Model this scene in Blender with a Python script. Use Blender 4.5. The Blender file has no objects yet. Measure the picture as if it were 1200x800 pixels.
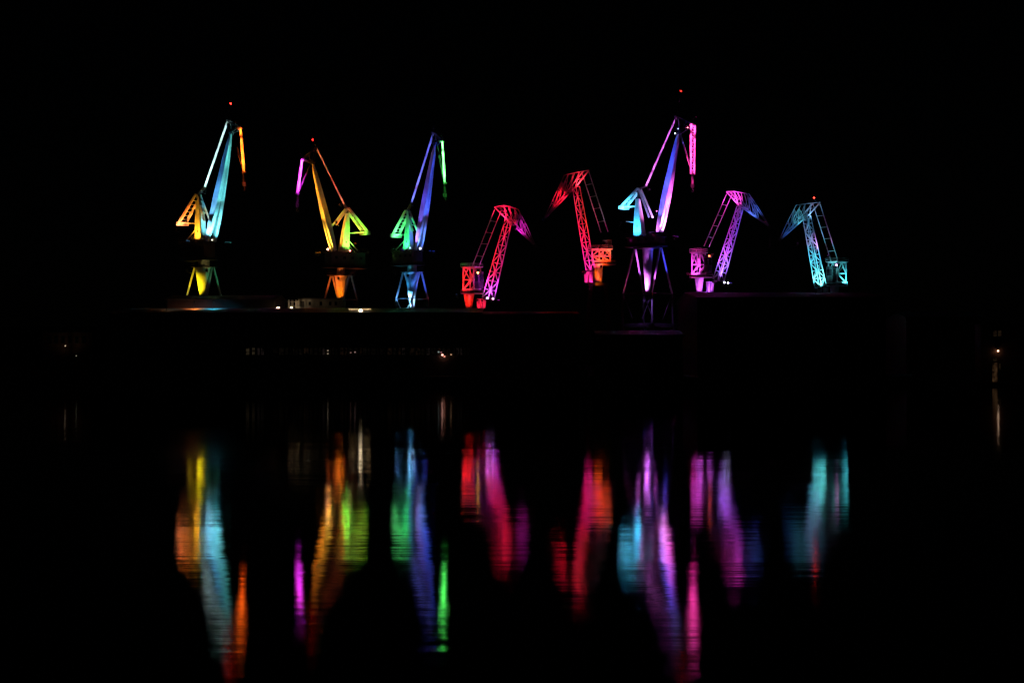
import bpy, bmesh, math, random
from mathutils import Vector, Matrix
random.seed(7)
S = bpy.context.scene
COL = S.collection
R = math.radians

# ------------------------------------------------------------------ camera model
F = 1667.0
CAM = Vector((0, 0, 7.0))
PITCH = math.atan(18 / F)
cam_d = bpy.data.cameras.new('camera')
cam = bpy.data.objects.new('camera', cam_d)
COL.objects.link(cam)
cam.location = CAM
cam.rotation_euler = (math.pi / 2 + PITCH, 0, 0)
cam_d.sensor_width = 36
cam_d.lens = F / 1200 * 36
cam_d.clip_start = 0.5
cam_d.clip_end = 6000
S.camera = cam

def ray(px, py):
    d = Vector(((px - 600) / F, 1, (400 - py) / F))
    return Matrix.Rotation(PITCH, 3, 'X') @ d

def at(px, py, Y):
    """world point seen at photo position (px, py) at the depth Y"""
    d = ray(px, py)
    return CAM + d * (Y / d.y)

# ------------------------------------------------------------------ materials
def new_mat(name):
    m = bpy.data.materials.new(name)
    m.use_nodes = True
    nt = m.node_tree
    return m, nt, nt.nodes['Principled BSDF']

def noisy(name, c1, c2, scale=0.6, rough=0.6, metal=0.0, stretch=(1, 1, 1), bump=0.0, detail=6, lo=.35, hi=.65):
    m, nt, b = new_mat(name)
    tc = nt.nodes.new('ShaderNodeTexCoord')
    mp = nt.nodes.new('ShaderNodeMapping')
    mp.inputs['Scale'].default_value = stretch
    nz = nt.nodes.new('ShaderNodeTexNoise')
    nz.inputs['Scale'].default_value = scale
    nz.inputs['Detail'].default_value = detail
    nz.inputs['Roughness'].default_value = .65
    rp = nt.nodes.new('ShaderNodeValToRGB')
    rp.color_ramp.elements[0].position = lo
    rp.color_ramp.elements[1].position = hi
    rp.color_ramp.elements[0].color = (*c1, 1)
    rp.color_ramp.elements[1].color = (*c2, 1)
    L = nt.links.new
    L(tc.outputs['Object'], mp.inputs['Vector'])
    L(mp.outputs['Vector'], nz.inputs['Vector'])
    L(nz.outputs['Fac'], rp.inputs['Fac'])
    L(rp.outputs['Color'], b.inputs['Base Color'])
    b.inputs['Roughness'].default_value = rough
    b.inputs['Metallic'].default_value = metal
    if bump:
        bp = nt.nodes.new('ShaderNodeBump')
        bp.inputs['Distance'].default_value = bump
        L(nz.outputs['Fac'], bp.inputs['Height'])
        L(bp.outputs['Normal'], b.inputs['Normal'])
    return m

M_PAINT = noisy('weathered_pale_paint', (.34, .33, .31), (.62, .61, .58), .55, .55, stretch=(1, 1, .35), lo=.3, hi=.6)
M_DARK = noisy('dark_machine_paint', (.018, .018, .02), (.04, .04, .042), .5, .6)
M_STEEL = noisy('dark_steel', (.03, .03, .032), (.06, .058, .055), 1.2, .5, .3)
M_ROOF = noisy('grey_roof_sheeting', (.07, .07, .07), (.13, .125, .12), .25, .6, stretch=(4, .4, 1))
M_WALL = noisy('sooty_render', (.10, .085, .07), (.19, .165, .14), .25, .8, stretch=(1, 1, .4), bump=.02)
M_BRICK = noisy('old_brick', (.10, .05, .035), (.20, .10, .07), .6, .85, bump=.02)
M_WHITE = noisy('dirty_white_paint', (.24, .24, .22), (.44, .44, .40), .35, .6, stretch=(1, 1, .3))
M_CONC = noisy('quay_concrete', (.10, .10, .095), (.20, .195, .185), .12, .85, bump=.03)
M_RUST = noisy('rusty_iron', (.08, .035, .02), (.19, .09, .05), 1.5, .8)
M_TAR = noisy('tarred_boarding', (.006, .006, .006), (.016, .015, .014), .6, .8)
M_HILL = noisy('dark_scrub', (.015, .022, .012), (.04, .05, .03), .02, .9)

def glow(name, color, strength):
    m, nt, b = new_mat(name)
    b.inputs['Base Color'].default_value = (.02, .02, .02, 1)
    b.inputs['Emission Color'].default_value = (*color, 1)
    b.inputs['Emission Strength'].default_value = strength
    b.inputs['Roughness'].default_value = .2
    return m
_gl = {}
def glow_c(color, strength):
    k = (tuple(round(c, 2) for c in color), round(strength, 2))
    if k not in _gl:
        _gl[k] = glow('lamp_glass', color, strength)
    return _gl[k]

def glass_mat():
    m, nt, b = new_mat('window_glass')
    b.inputs['Base Color'].default_value = (.015, .017, .02, 1)
    b.inputs['Roughness'].default_value = .08
    return m
M_GLASS = glass_mat()

def lit_glass(name, color, strength, scale=.35):
    """window band: curtain / stock seen through dirty glass, lit from inside"""
    m, nt, b = new_mat(name)
    tc = nt.nodes.new('ShaderNodeTexCoord')
    nz = nt.nodes.new('ShaderNodeTexNoise')
    nz.inputs['Scale'].default_value = 1.3
    rp = nt.nodes.new('ShaderNodeMapRange')
    rp.inputs['From Min'].default_value = .35
    rp.inputs['From Max'].default_value = .7
    rp.inputs['To Max'].default_value = strength
    nt.links.new(tc.outputs['Object'], nz.inputs['Vector'])
    nt.links.new(nz.outputs['Fac'], rp.inputs['Value'])
    nt.links.new(rp.outputs['Result'], b.inputs['Emission Strength'])
    b.inputs['Emission Color'].default_value = (*color, 1)
    b.inputs['Base Color'].default_value = (.02, .02, .02, 1)
    b.inputs['Roughness'].default_value = .15
    return m

# ------------------------------------------------------------------ mesh helpers
def add_faces(bm, vs, faces):
    bv = [bm.verts.new(v) for v in vs]
    for f in faces:
        try:
            bm.faces.new([bv[i] for i in f])
        except ValueError:
            pass

def section(P, a, b, w, h):
    return [P + a * (-w / 2) + b * (-h / 2), P + a * (w / 2) + b * (-h / 2), P + a * (w / 2) + b * (h / 2), P + a * (-w / 2) + b * (h / 2)]

def loft(bm, secs):
    """secs: list of equal length vertex rings"""
    n = len(secs[0])
    bv = [[bm.verts.new(v) for v in s] for s in secs]
    for s0, s1 in zip(bv[:-1], bv[1:]):
        for i in range(n):
            bm.faces.new((s0[i], s0[(i + 1) % n], s1[(i + 1) % n], s1[i]))
    bm.faces.new(bv[0][::-1])
    bm.faces.new(bv[-1])

def axes(A, B, lat):
    d = (B - A).normalized()
    a = lat - d * lat.dot(d)
    if a.length < 1e-4:
        a = Vector((1, 0, 0)) - d * d.x
    a.normalize()
    return a, d.cross(a).normalized()

def beam(bm, A, B, w, h, lat=Vector((0, 1, 0)), w2=None, h2=None):
    a, b = axes(A, B, lat)
    loft(bm, [section(A, a, b, w, h), section(B, a, b, w2 or w, h2 or h)])

def tube(bm, A, B, r, n=6, r2=None):
    a, b = axes(A, B, Vector((.13, .97, .2)))
    r2 = r if r2 is None else r2
    ring = lambda P, q: [P + a * (q * math.cos(2 * math.pi * i / n)) + b * (q * math.sin(2 * math.pi * i / n)) for i in range(n)]
    loft(bm, [ring(A, r), ring(B, r2)])

def box(bm, c, ux, uy, uz, sx, sy, sz):
    c = Vector(c)
    vs = [c + ux * (i * sx / 2) + uy * (j * sy / 2) + uz * (k * sz / 2) for k in (-1, 1) for j in (-1, 1) for i in (-1, 1)]
    add_faces(bm, vs, [(0, 2, 3, 1), (4, 5, 7, 6), (0, 1, 5, 4), (2, 6, 7, 3), (0, 4, 6, 2), (1, 3, 7, 5)])
X, Y_, Z = Vector((1, 0, 0)), Vector((0, 1, 0)), Vector((0, 0, 1))
def abox(bm, x0, x1, y0, y1, z0, z1):
    box(bm, ((x0 + x1) / 2, (y0 + y1) / 2, (z0 + z1) / 2), X, Y_, Z, x1 - x0, y1 - y0, z1 - z0)

def ball(bm, P, r, seg=12):
    bmesh.ops.create_uvsphere(bm, u_segments=seg, v_segments=seg // 2, radius=r, matrix=Matrix.Translation(P))

def obj(name, bm, mat, parent=None, base=None, bevel=0, smooth=False):
    """link the bmesh as one mesh object; base: world point of the owning thing"""
    if base is not None:
        bmesh.ops.translate(bm, verts=bm.verts, vec=-Vector(base))
    bmesh.ops.recalc_face_normals(bm, faces=bm.faces)
    me = bpy.data.meshes.new(name)
    bm.to_mesh(me)
    bm.free()
    me.materials.append(mat)
    if smooth:
        for p in me.polygons:
            p.use_smooth = True
    o = bpy.data.objects.new(name, me)
    COL.objects.link(o)
    if parent is not None:
        o.parent = parent
    elif base is not None:
        o.location = base
    if bevel:
        md = o.modifiers.new('bevel', 'BEVEL')
        md.width = bevel
        md.segments = 2
    return o

def NB():
    return bmesh.new()

class Thing:
    def __init__(s, name, label, cat, base, group=None):
        s.base = Vector(base)
        s.e = bpy.data.objects.new(name, None)
        COL.objects.link(s.e)
        s.e.empty_display_size = 1
        s.e.location = s.base
        s.e['label'] = label
        s.e['category'] = cat
        if group:
            s.e['group'] = group
    def part(s, name, bm, mat, parent=None, **k):
        return obj(name, bm, mat, parent or s.e, s.base, **k)

def tag(o, label, cat, group=None):
    o['label'] = label
    o['category'] = cat
    if group:
        o['group'] = group
    return o

# ------------------------------------------------------------------ lamps
LEVEL = 1.7
def spot(name, P, T, color, power, deg, parent, base, blend=.8, radius=.12):
    l = bpy.data.lights.new(name, 'SPOT')
    l.energy = power
    l.color = color
    l.spot_size = R(deg)
    l.spot_blend = blend
    l.shadow_soft_size = radius
    o = bpy.data.objects.new(name, l)
    COL.objects.link(o)
    o.rotation_euler = (T - P).to_track_quat('-Z', 'Y').to_euler()
    if parent is not None:
        o.parent = parent
        o.location = P - Vector(base)
    else:
        o.location = P
    return o

def power_for(level, d):
    return LEVEL * level * 180 * d * d

# ------------------------------------------------------------------ cranes
YC = 430.0
PXM = YC / F                       # metres per photo pixel at the cranes
GROUND = 2.0

class Crane(Thing):
    def __init__(s, label, cx, face, yaw=35, group='floodlit harbour cranes', name='harbour_crane', Y=YC):
        b = at(cx, 400, Y)
        super().__init__(name, label, 'crane', (b.x, Y, GROUND), group)
        s.Y = Y
        s.C = Vector((b.x, Y, 0))
        s.face = face
        s.lamps = []
        s.gain = 1.0
        s.u = Vector((face * math.cos(R(yaw)), -math.sin(R(yaw)), 0))   # the way the jib points, a little towards the water
        s.v = Vector((math.sin(R(yaw)) * face, math.cos(R(yaw)), 0))    # sideways, away from the water
        s.sy, s.cy = math.sin(R(yaw)), math.cos(R(yaw))
    def P(s, px, py, l=0.0, dy=0.0):
        """point of the crane's own lengthwise plane seen at (px, py), moved l metres sideways and dy metres inland"""
        d = ray(px, py)
        t = (s.C - CAM).dot(s.v) / d.dot(s.v)
        return CAM + d * t + s.v * l + Vector((0, dy, 0))
    def clear(s, P):
        """lamps of one bank stand side by side, never in each other's beam"""
        k = 0
        Q = P.copy()
        while any((Q - o).length < 1.15 for o in s.lamps):
            k += 1
            Q = P + s.v * (1.2 * ((k + 1) // 2) * (-1 if k % 2 else 1))
        s.lamps.append(Q.copy())
        return Q
    def flood(s, pos, target, color, level, deg, dy=-4.0, lens=2.0, arm=True, tdy=0.0, blend=.8, anchor=None):
        P = s.clear(s.P(*pos) + Vector((0, dy, 0)))
        T = s.P(*target) + Vector((0, tdy, 0))
        d = (T - P)
        n = d.normalized()
        a, b = axes(P, T, Z)
        bm = NB()
        H = P - n * .45
        loft(bm, [section(H - n * .30, a, b, .35, .35), section(H, a, b, .7, .62), section(H + n * .30, a, b, .78, .70)])
        A = s.P(*pos) if anchor is None else s.P(*anchor)
        if arm:
            tube(bm, H - Z * .35 - n * .1, Vector((A.x, A.y, H.z - .5)), .07, 5)
            tube(bm, H - Z * .45 - n * .1, H, .05, 5)
        o = s.part('floodlight', bm, M_STEEL)
        bm = NB()
        c = H + n * .33
        loft(bm, [section(c - n * .02, a, b, .62, .54), section(c + n * .01, a, b, .62, .54)])
        s.part('lens', bm, glow_c(color, lens), o)
        spot('floodlight_beam', P, T, color, s.gain * power_for(level, d.length), deg, s.e, s.base, blend)
    def boom_flood(s, pos, top, bot, color, level, dy=-7.0, fr=(.06, .34, .64, .97), deg=(24, 22, 19, 17), lens=1.5):
        """one fixture with several narrow beams spread along a boom"""
        P = s.clear(s.P(*pos) + Vector((0, dy, 0)))
        A, B = s.P(*top), s.P(*bot)
        T = A.lerp(B, .5)
        n = (T - P).normalized()
        a, b = axes(P, T, Z)
        bm = NB()
        H = P - n * .45
        loft(bm, [section(H - n * .30, a, b, .3, .3), section(H + n * .30, a, b, .6, .5)])
        Q = s.P(*pos)
        tube(bm, H, Vector((Q.x, Q.y, H.z)), .06, 5)
        tube(bm, Vector((Q.x, Q.y, H.z)), A, .06, 5)
        o = s.part('floodlight', bm, M_STEEL)
        bm = NB()
        c = H + n * .33
        loft(bm, [section(c - n * .02, a, b, .5, .42), section(c + n * .01, a, b, .5, .42)])
        s.part('lens', bm, glow_c(color, lens), o)
        for t, dg in zip(fr, deg):
            T = A.lerp(B, t)
            spot('floodlight_beam', P, T, color, power_for(level, (T - P).length), dg, s.e, s.base, .7)
    def bulb(s, pos, color, strength, r=.28, dy=-3.0, name='deck_lamp', post=True):
        P = s.P(*pos) + Vector((0, dy, 0))
        bm = NB()
        tube(bm, P - Z * 1.0, P - Z * r * .7, .06, 5)
        tube(bm, P - Z * r * .9, P - Z * r * .55, r * .7, 8)
        if dy < -1 and post:
            tube(bm, P - Z * .9, s.P(*pos) - Z * .9, .06, 5)
        o = s.part(name, bm, M_STEEL)
        bm = NB()
        ball(bm, P, r)
        s.part('lamp_glass', bm, glow_c(color, strength), o, smooth=True)

RED = (1, .012, .008)

def lever_crane(s, k):
    """tall crane with a closed box jib, hinged top lever and raking counterweight arm"""
    u, v = s.u, s.v
    sc = k.get('sc', 1.0)
    # --- jib: one box above, forking into two feet below
    T, Ft = k['jib']
    sec = [(0, .45, .45), (.10, 1.15, 1.25), (.35, 2.0, 1.9), (.62, 2.9, 2.25)]
    P0, P1 = s.P(*T), s.P(*Ft)
    a, b = axes(P0, P1, v)
    bm = NB()
    loft(bm, [section(P0.lerp(P1, t), a, b, w * sc, h * sc) for t, w, h in sec])
    for q in (-1, 1):
        secs = []
        for t, off, w, h in ((.60, .76, 1.36, 2.2), (.72, .98, 1.30, 2.1), (.90, 1.28, 1.0, 1.6), (1.0, 1.45, .75, .9)):
            secs.append(section(P0.lerp(P1, t) + a * (q * off * sc), a, b, w * sc, h * sc))
        loft(bm, secs)
    jib = s.part('jib', bm, M_PAINT, bevel=.05)
    # access ladder with hoops on the back of the jib
    bm = NB()
    for q in (-.22, .22):
        tube(bm, P0.lerp(P1, .12) + b * 1.0 * sc + a * q, P0.lerp(P1, .6) + b * 1.5 * sc + a * q, .035, 4)
    for i in range(40):
        t = .12 + .48 * i / 39
        c = P0.lerp(P1, t) + b * (1.0 + .5 * i / 39) * sc
        tube(bm, c - a * .22, c + a * .22, .025, 4)
    s.part('ladder', bm, M_STEEL, jib)
    # head sheaves
    bm = NB()
    for q in (-.5, .5):
        c = P0 + v * q
        tube(bm, c - v * .12, c + v * .12, .55, 16)
    s.part('head_sheave', bm, M_STEEL)
    # --- top lever (rocker)
    Rr, F0, F1 = (k['rod'][0], k['rock'][0], k['rock'][1])
    bm = NB()
    hw = k.get('rockw', .9)
    for q in (-hw, hw):
        r_, h_, f0 = s.P(*Rr) + v * q * .7, P0 + v * q, s.P(*F0) + v * q
        for A, B in ((r_, h_), (r_, f0), (h_, f0)):
            beam(bm, A, B, .22, .28, v)
        m1, m2 = r_.lerp(f0, .5), h_.lerp(f0, .5)
        beam(bm, m1, m2, .14, .14, v)
        beam(bm, h_, m1, .14, .14, v)
    for Pm in (s.P(*Rr), P0, s.P(*F0)):
        tube(bm, Pm - v * hw, Pm + v * hw, .16, 8)
    rk = s.part('top_lever', bm, M_STEEL)
    bm = NB()
    A, B = s.P(*F0), s.P(*F1)
    bw = k.get('boomw', .45)
    if k.get('open_boom'):
        for q in (-hw, hw):
            beam(bm, A + v * q, B + v * q * .8, .30, .55, v, .26, .45)
        for i in range(9):
            c = A.lerp(B, (i + .3) / 9)
            beam(bm, c - v * hw, c + v * hw, .2, .2, u)
            c2 = A.lerp(B, (i + 1.0) / 9)
            tube(bm, c - v * hw, c2 + v * hw * .85, .07, 5)
    else:
        a2, b2 = axes(A, B, v)
        loft(bm, [section(A, a2, b2, 1.3 * bw, 1.3 * bw), section(A.lerp(B, .75), a2, b2, 1.7 * bw, 1.7 * bw), section(B, a2, b2, 1.1 * bw, 1.1 * bw)])
        beam(bm, A, A + (s.P(*T) - A).normalized() * 1.0, .3, .35, v)
    s.part('hanging_boom', bm, M_PAINT)
    bm = NB()
    tube(bm, B - v * .5, B + v * .5, .4, 12)
    s.part('nose_sheave', bm, M_STEEL)
    bm = NB()
    for q in (-.35, .35):
        tube(bm, P0 + u * .5 + v * q, B + v * q, .05, 5)
        tube(bm, B + v * q, B + v * q - Z * k.get('drop', 3.0), .04, 5)
    s.part('hoist_rope', bm, M_PAINT if k.get('open_boom') else M_STEEL)
    # hook block
    hb = B - Z * (k.get('drop', 3.0) + .5)
    bm = NB()
    box(bm, hb, u, v, Z, .55, 1.0, 1.1)
    tube(bm, hb - Z * .5, hb - Z * 1.1, .1, 6)
    for i in range(7):
        t0, t1 = math.pi * (.5 - i * .22), math.pi * (.5 - (i + 1) * .22)
        tube(bm, hb - Z * 1.5 + u * .4 * math.cos(t0) + Z * .4 * math.sin(t0), hb - Z * 1.5 + u * .4 * math.cos(t1) + Z * .4 * math.sin(t1), .09, 6)
    s.part('hook_block', bm, M_STEEL)
    # --- tie rods from the lever back to the mast
    for q in (-.2, .2):
        bm = NB()
        A, B = s.P(*k['rod'][0]) + v * q, s.P(*k['rod'][1]) + v * q
        beam(bm, A, B, .2, .25, v)
        s.part('tie_rod', bm, M_PAINT)
    # --- top pole with red lamp
    bm = NB()
    A, B = s.P(*k['rod'][0]), s.P(*k['beacon'])
    if k.get('mastlight', True):
        tube(bm, A, B - Z * .3, .12, 6, .06)
        for i in range(4):
            c = A.lerp(B, .2 + .2 * i)
            tube(bm, c - v * .4, c + v * .4, .04, 4)
        o = s.part('top_pole', bm, M_STEEL)
        bm = NB(); ball(bm, B, .21)
        s.part('warning_lamp', bm, glow_c(RED, k.get('bstr', 40)), o, smooth=True)
    else:
        tube(bm, A, B, .14, 6, .08)
        tube(bm, A + Z * 1.2 + v * .8, A + Z * 1.2 - v * .8, .06, 4)
        s.part('top_pole', bm, M_STEEL)
    # --- mast: tapered closed tower with peak
    M0, M1 = k['mast']
    A, B = s.P(*M0), s.P(*M1)
    bm = NB()
    mw0, mw1 = k.get('mw', (2.6, .9))
    loft(bm, [section(A, v, u, mw0, mw0), section(A.lerp(B, .55), v, u, (mw0 * .9 + mw1) * .55, (mw0 * .9 + mw1) * .55), section(B, v, u, mw1, mw1)])
    mast = s.part('mast', bm, M_PAINT, bevel=.06)
    for t in (.24, .5):
        bm = NB()
        c = A.lerp(B, t)
        wl = (mw0 + (mw1 - mw0) * t) / 2
        cc = c - v * (wl + .02)
        loft(bm, [[cc + v * .12 + u * .22 * math.cos(i * math.pi / 4) + Z * .42 * math.sin(i * math.pi / 4) for i in range(8)],
                  [cc - v * .02 + u * .22 * math.cos(i * math.pi / 4) + Z * .42 * math.sin(i * math.pi / 4) for i in range(8)]])
        s.part('hatch', bm, M_DARK, mast)
    AP = s.P(*k['apex'])
    bm = NB()
    for q in (-1.1, 1.1):
        beam(bm, B + v * q * .3 - Z * .3, AP + v * q * .5, .3, .4, v)
        beam(bm, AP + v * q * .5, s.P(*k['rod'][1]) + v * q * .3, .28, .35, v)
    tube(bm, AP - v * .9, AP + v * .9, .3, 10)
    s.part('mast_peak', bm, M_STEEL)
    # brace towards the jib
    bm = NB()
    for q in (-1.15, 1.15):
        beam(bm, AP + v * q * .6, s.P(*k['brace']) + v * q, .42, .5, v)
    for t in (.35, .7):
        c = AP.lerp(s.P(*k['brace']), t)
        tube(bm, c - v * .95, c + v * .95, .1, 6)
    s.part('front_brace', bm, M_PAINT)
    # --- raking counterweight arm
    E = s.P(*k['arm'])
    aw = k.get('armw', 1.35)
    bm = NB()
    for q in (-aw, aw):
        beam(bm, AP + v * q * .8, E + v * q, .42, .62, v, .5, .8)
    for i in range(7):
        c = AP.lerp(E, (i + .7) / 7.6)
        beam(bm, c - v * aw, c + v * aw, .16, .2, u)
    s.part('counterweight_arm', bm, M_PAINT)
    bm = NB()
    box(bm, E - Z * .35 - u * .0, u, v, Z, 1.9, 2 * aw + .8, 1.1)
    s.part('counterweight', bm, M_PAINT, bevel=.08)
    for q in (-aw * .9, aw * .9):
        bm = NB()
        beam(bm, E + u * .6 + v * q - Z * .2, s.P(*k['arm_tie']) + v * q * .5, .2, .24, v)
        s.part('arm_tie', bm, M_PAINT)
        bm = NB()
        beam(bm, A.lerp(B, .35) + v * q * .8, s.P(*k['strut']) + v * q, .2, .24, v)
        s.part('arm_strut', bm, M_PAINT)
    # --- machinery house with deck, railing, windows
    hx0, hx1, hy0, hy1 = k['house']
    zt, zb = s.P((hx0 + hx1) / 2, hy0).z, s.P((hx0 + hx1) / 2, hy1).z
    W = 5.0
    L = max(4.0, ((hx1 - hx0) * PXM - W * s.sy) / s.cy)
    hc = s.P((hx0 + hx1) / 2, hy0); hc.z = 0
    bm = NB()
    box(bm, hc + Z * ((zt + zb) / 2 + .35), u, v, Z, L * .92, W * .9, zt - zb - 1.0)
    house = s.part('machinery_house', bm, M_DARK, bevel=.06)
    for i in range(4):
        bm = NB()
        box(bm, hc + u * L * (-.33 + .22 * i) - v * (W * .45 + .01) + Z * ((zt + zb) / 2 + .6), u, v, Z, .9, .06, .8)
        s.part('window', bm, M_GLASS, house)
    bm = NB()
    box(bm, hc + Z * (zt + .0), u, v, Z, L, W, .22)
    box(bm, hc + Z * (zb - .0), u, v, Z, L * 1.05, W * 1.05, .24)
    s.part('deck', bm, M_STEEL)
    bm = NB()
    for zz in (zt + .11, zb + .12):
        for hh in (.55, 1.05):
            cs = [hc + u * L * .5 * i + v * W * .5 * j + Z * (zz + hh) for i, j in ((-1, -1), (1, -1), (1, 1), (-1, 1))]
            for i in range(4):
                tube(bm, cs[i], cs[(i + 1) % 4], .03, 4)
        n = 8
        for i in range(n + 1):
            for j in (-1, 1):
                p = hc + u * L * (-.5 + i / n) + v * W * .5 * j + Z * zz
                tube(bm, p, p + Z * 1.05, .03, 4)
    s.part('railing', bm, M_STEEL)
    # --- slewing ring, platform, tower column
    px0, px1, pyp = k['platform']
    c0, c1 = k['column']            # (centre x, y, half width px)
    zp = s.P(c0[0], pyp).z
    axis = s.P(c0[0], pyp); axis.z = 0
    bm = NB()
    tube(bm, axis + Z * (zp + .1), axis + Z * (zb - .12), (c0[2] * PXM) * .62, 24)
    s.part('slewing_ring', bm, M_PAINT)
    yaw2 = R(k.get('tyaw', 40))
    u2, v2 = Vector((math.cos(yaw2), -math.sin(yaw2), 0)), Vector((math.sin(yaw2), math.cos(yaw2), 0))
    pw = (px1 - px0) * PXM / (math.cos(yaw2) + math.sin(yaw2))
    bm = NB()
    box(bm, axis + Z * zp, u2, v2, Z, pw, pw, .3)
    for hh in (.55, 1.05):
        cs = [axis + u2 * pw * .5 * i + v2 * pw * .5 * j + Z * (zp + .15 + hh) for i, j in ((-1, -1), (1, -1), (1, 1), (-1, 1))]
        for i in range(4):
            tube(bm, cs[i], cs[(i + 1) % 4], .03, 4)
    s.part('platform', bm, M_STEEL)
    bm = NB()
    zc1 = s.P(c1[0], c1[1]).z
    tube(bm, axis + Z * zc1, axis + Z * (zp - .15), c1[2] * PXM, 28, c0[2] * PXM)
    s.part('tower_column', bm, M_PAINT, smooth=False)
    # --- legs: two raking pairs, tie ring, then the wide portal down to the rails
    tops, spread, mid, yb = k['legs']
    zl = s.P(c0[0], yb).z
    at_, ab, bb = tops * PXM / math.cos(yaw2), mid * PXM / math.cos(yaw2), spread * PXM / math.sin(yaw2)
    foot = {}
    for i in (-1, 1):
        for j in (-1, 1):
            A = axis + u2 * i * at_ + v2 * j * .35 + Z * (zp - .15)
            B = axis + u2 * i * ab + v2 * j * bb + Z * zl
            foot[i, j] = B
            bm = NB()
            beam(bm, A, B, .42, .42, v2, .36, .36)
            s.part('tower_leg', bm, M_PAINT)
    zr = s.P(c0[0], k.get('ring', 381)).z
    bm = NB()
    order = [(-1, -1), (1, -1), (1, 1), (-1, 1)]
    for n in range(4):
        A, B = foot[order[n]], foot[order[(n + 1) % 4]]
        beam(bm, A, B, .3, .32, Z)
    for j in (-1, 1):
        for i in (-1, 1):
            A = foot[i, j]
            beam(bm, A, A.lerp(foot[-i, j], .33) - Z * (zl - zr) * .8, .2, .2, v2)
    s.part('tie_ring', bm, M_STEEL)
    low = {}
    for kk, B in foot.items():
        D = Vector((B.x, B.y, zr)) + (B - Vector((axis.x, axis.y, B.z))) * .03
        low[kk] = D
        bm = NB()
        beam(bm, B, D, .42, .42, v2)
        s.part('lower_leg', bm, M_STEEL)
    bm = NB()
    for n in range(4):
        A, B = low[order[n]], low[order[(n + 1) % 4]]
        e = (B - A).normalized() * .9
        beam(bm, A - e, B + e, 1.0, 1.3, Z)
    s.part('portal_girder', bm, M_STEEL, bevel=.05)
    for kk, B in low.items():
        G = Vector((B.x, B.y, GROUND)) + (B - Vector((axis.x, axis.y, B.z))) * .06
        bm = NB()
        beam(bm, B - Z * .5, G + Z * 1.2, 1.2, 1.2, v2, .9, .9)
        s.part('portal_leg', bm, M_DARK)
        bm = NB()
        box(bm, G + Z * .85, X, Y_, Z, 3.4, .8, .7)
        for q in (-1.1, 0, 1.1):
            c = G + X * q + Z * .42
            tube(bm, c - Y_ * .2, c + Y_ * .2, .4, 14)
        s.part('bogie', bm, M_STEEL)

def lattice(bm, A, B, v, w0, h0, w1, h1, n, rc=.13, rb=.07):
    a, b = axes(A, B, v)
    ca = section(A, a, b, w0, h0)
    cb = section(B, a, b, w1, h1)
    for i in range(4):
        beam(bm, ca[i], cb[i], 2 * rc, 2 * rc, v)
    for k in range(n + 1):
        t = k / n
        p = [ca[i].lerp(cb[i], t) for i in range(4)]
        for i in range(4):
            beam(bm, p[i], p[(i + 1) % 4], 1.3 * rb, 1.3 * rb, v)
        if k < n:
            q = [ca[i].lerp(cb[i], (k + 1) / n) for i in range(4)]
            for i in range(4):
                j = (i + 1) % 4
                r_ = rb * (1.45 if i in (0, 1) else .9) * random.uniform(.65, 1.45)
                if (k + i) % 2:
                    beam(bm, p[i], q[j], 2 * r_, 2 * r_, v)
                else:
                    beam(bm, p[j], q[i], 2 * r_, 2 * r_, v)

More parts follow.
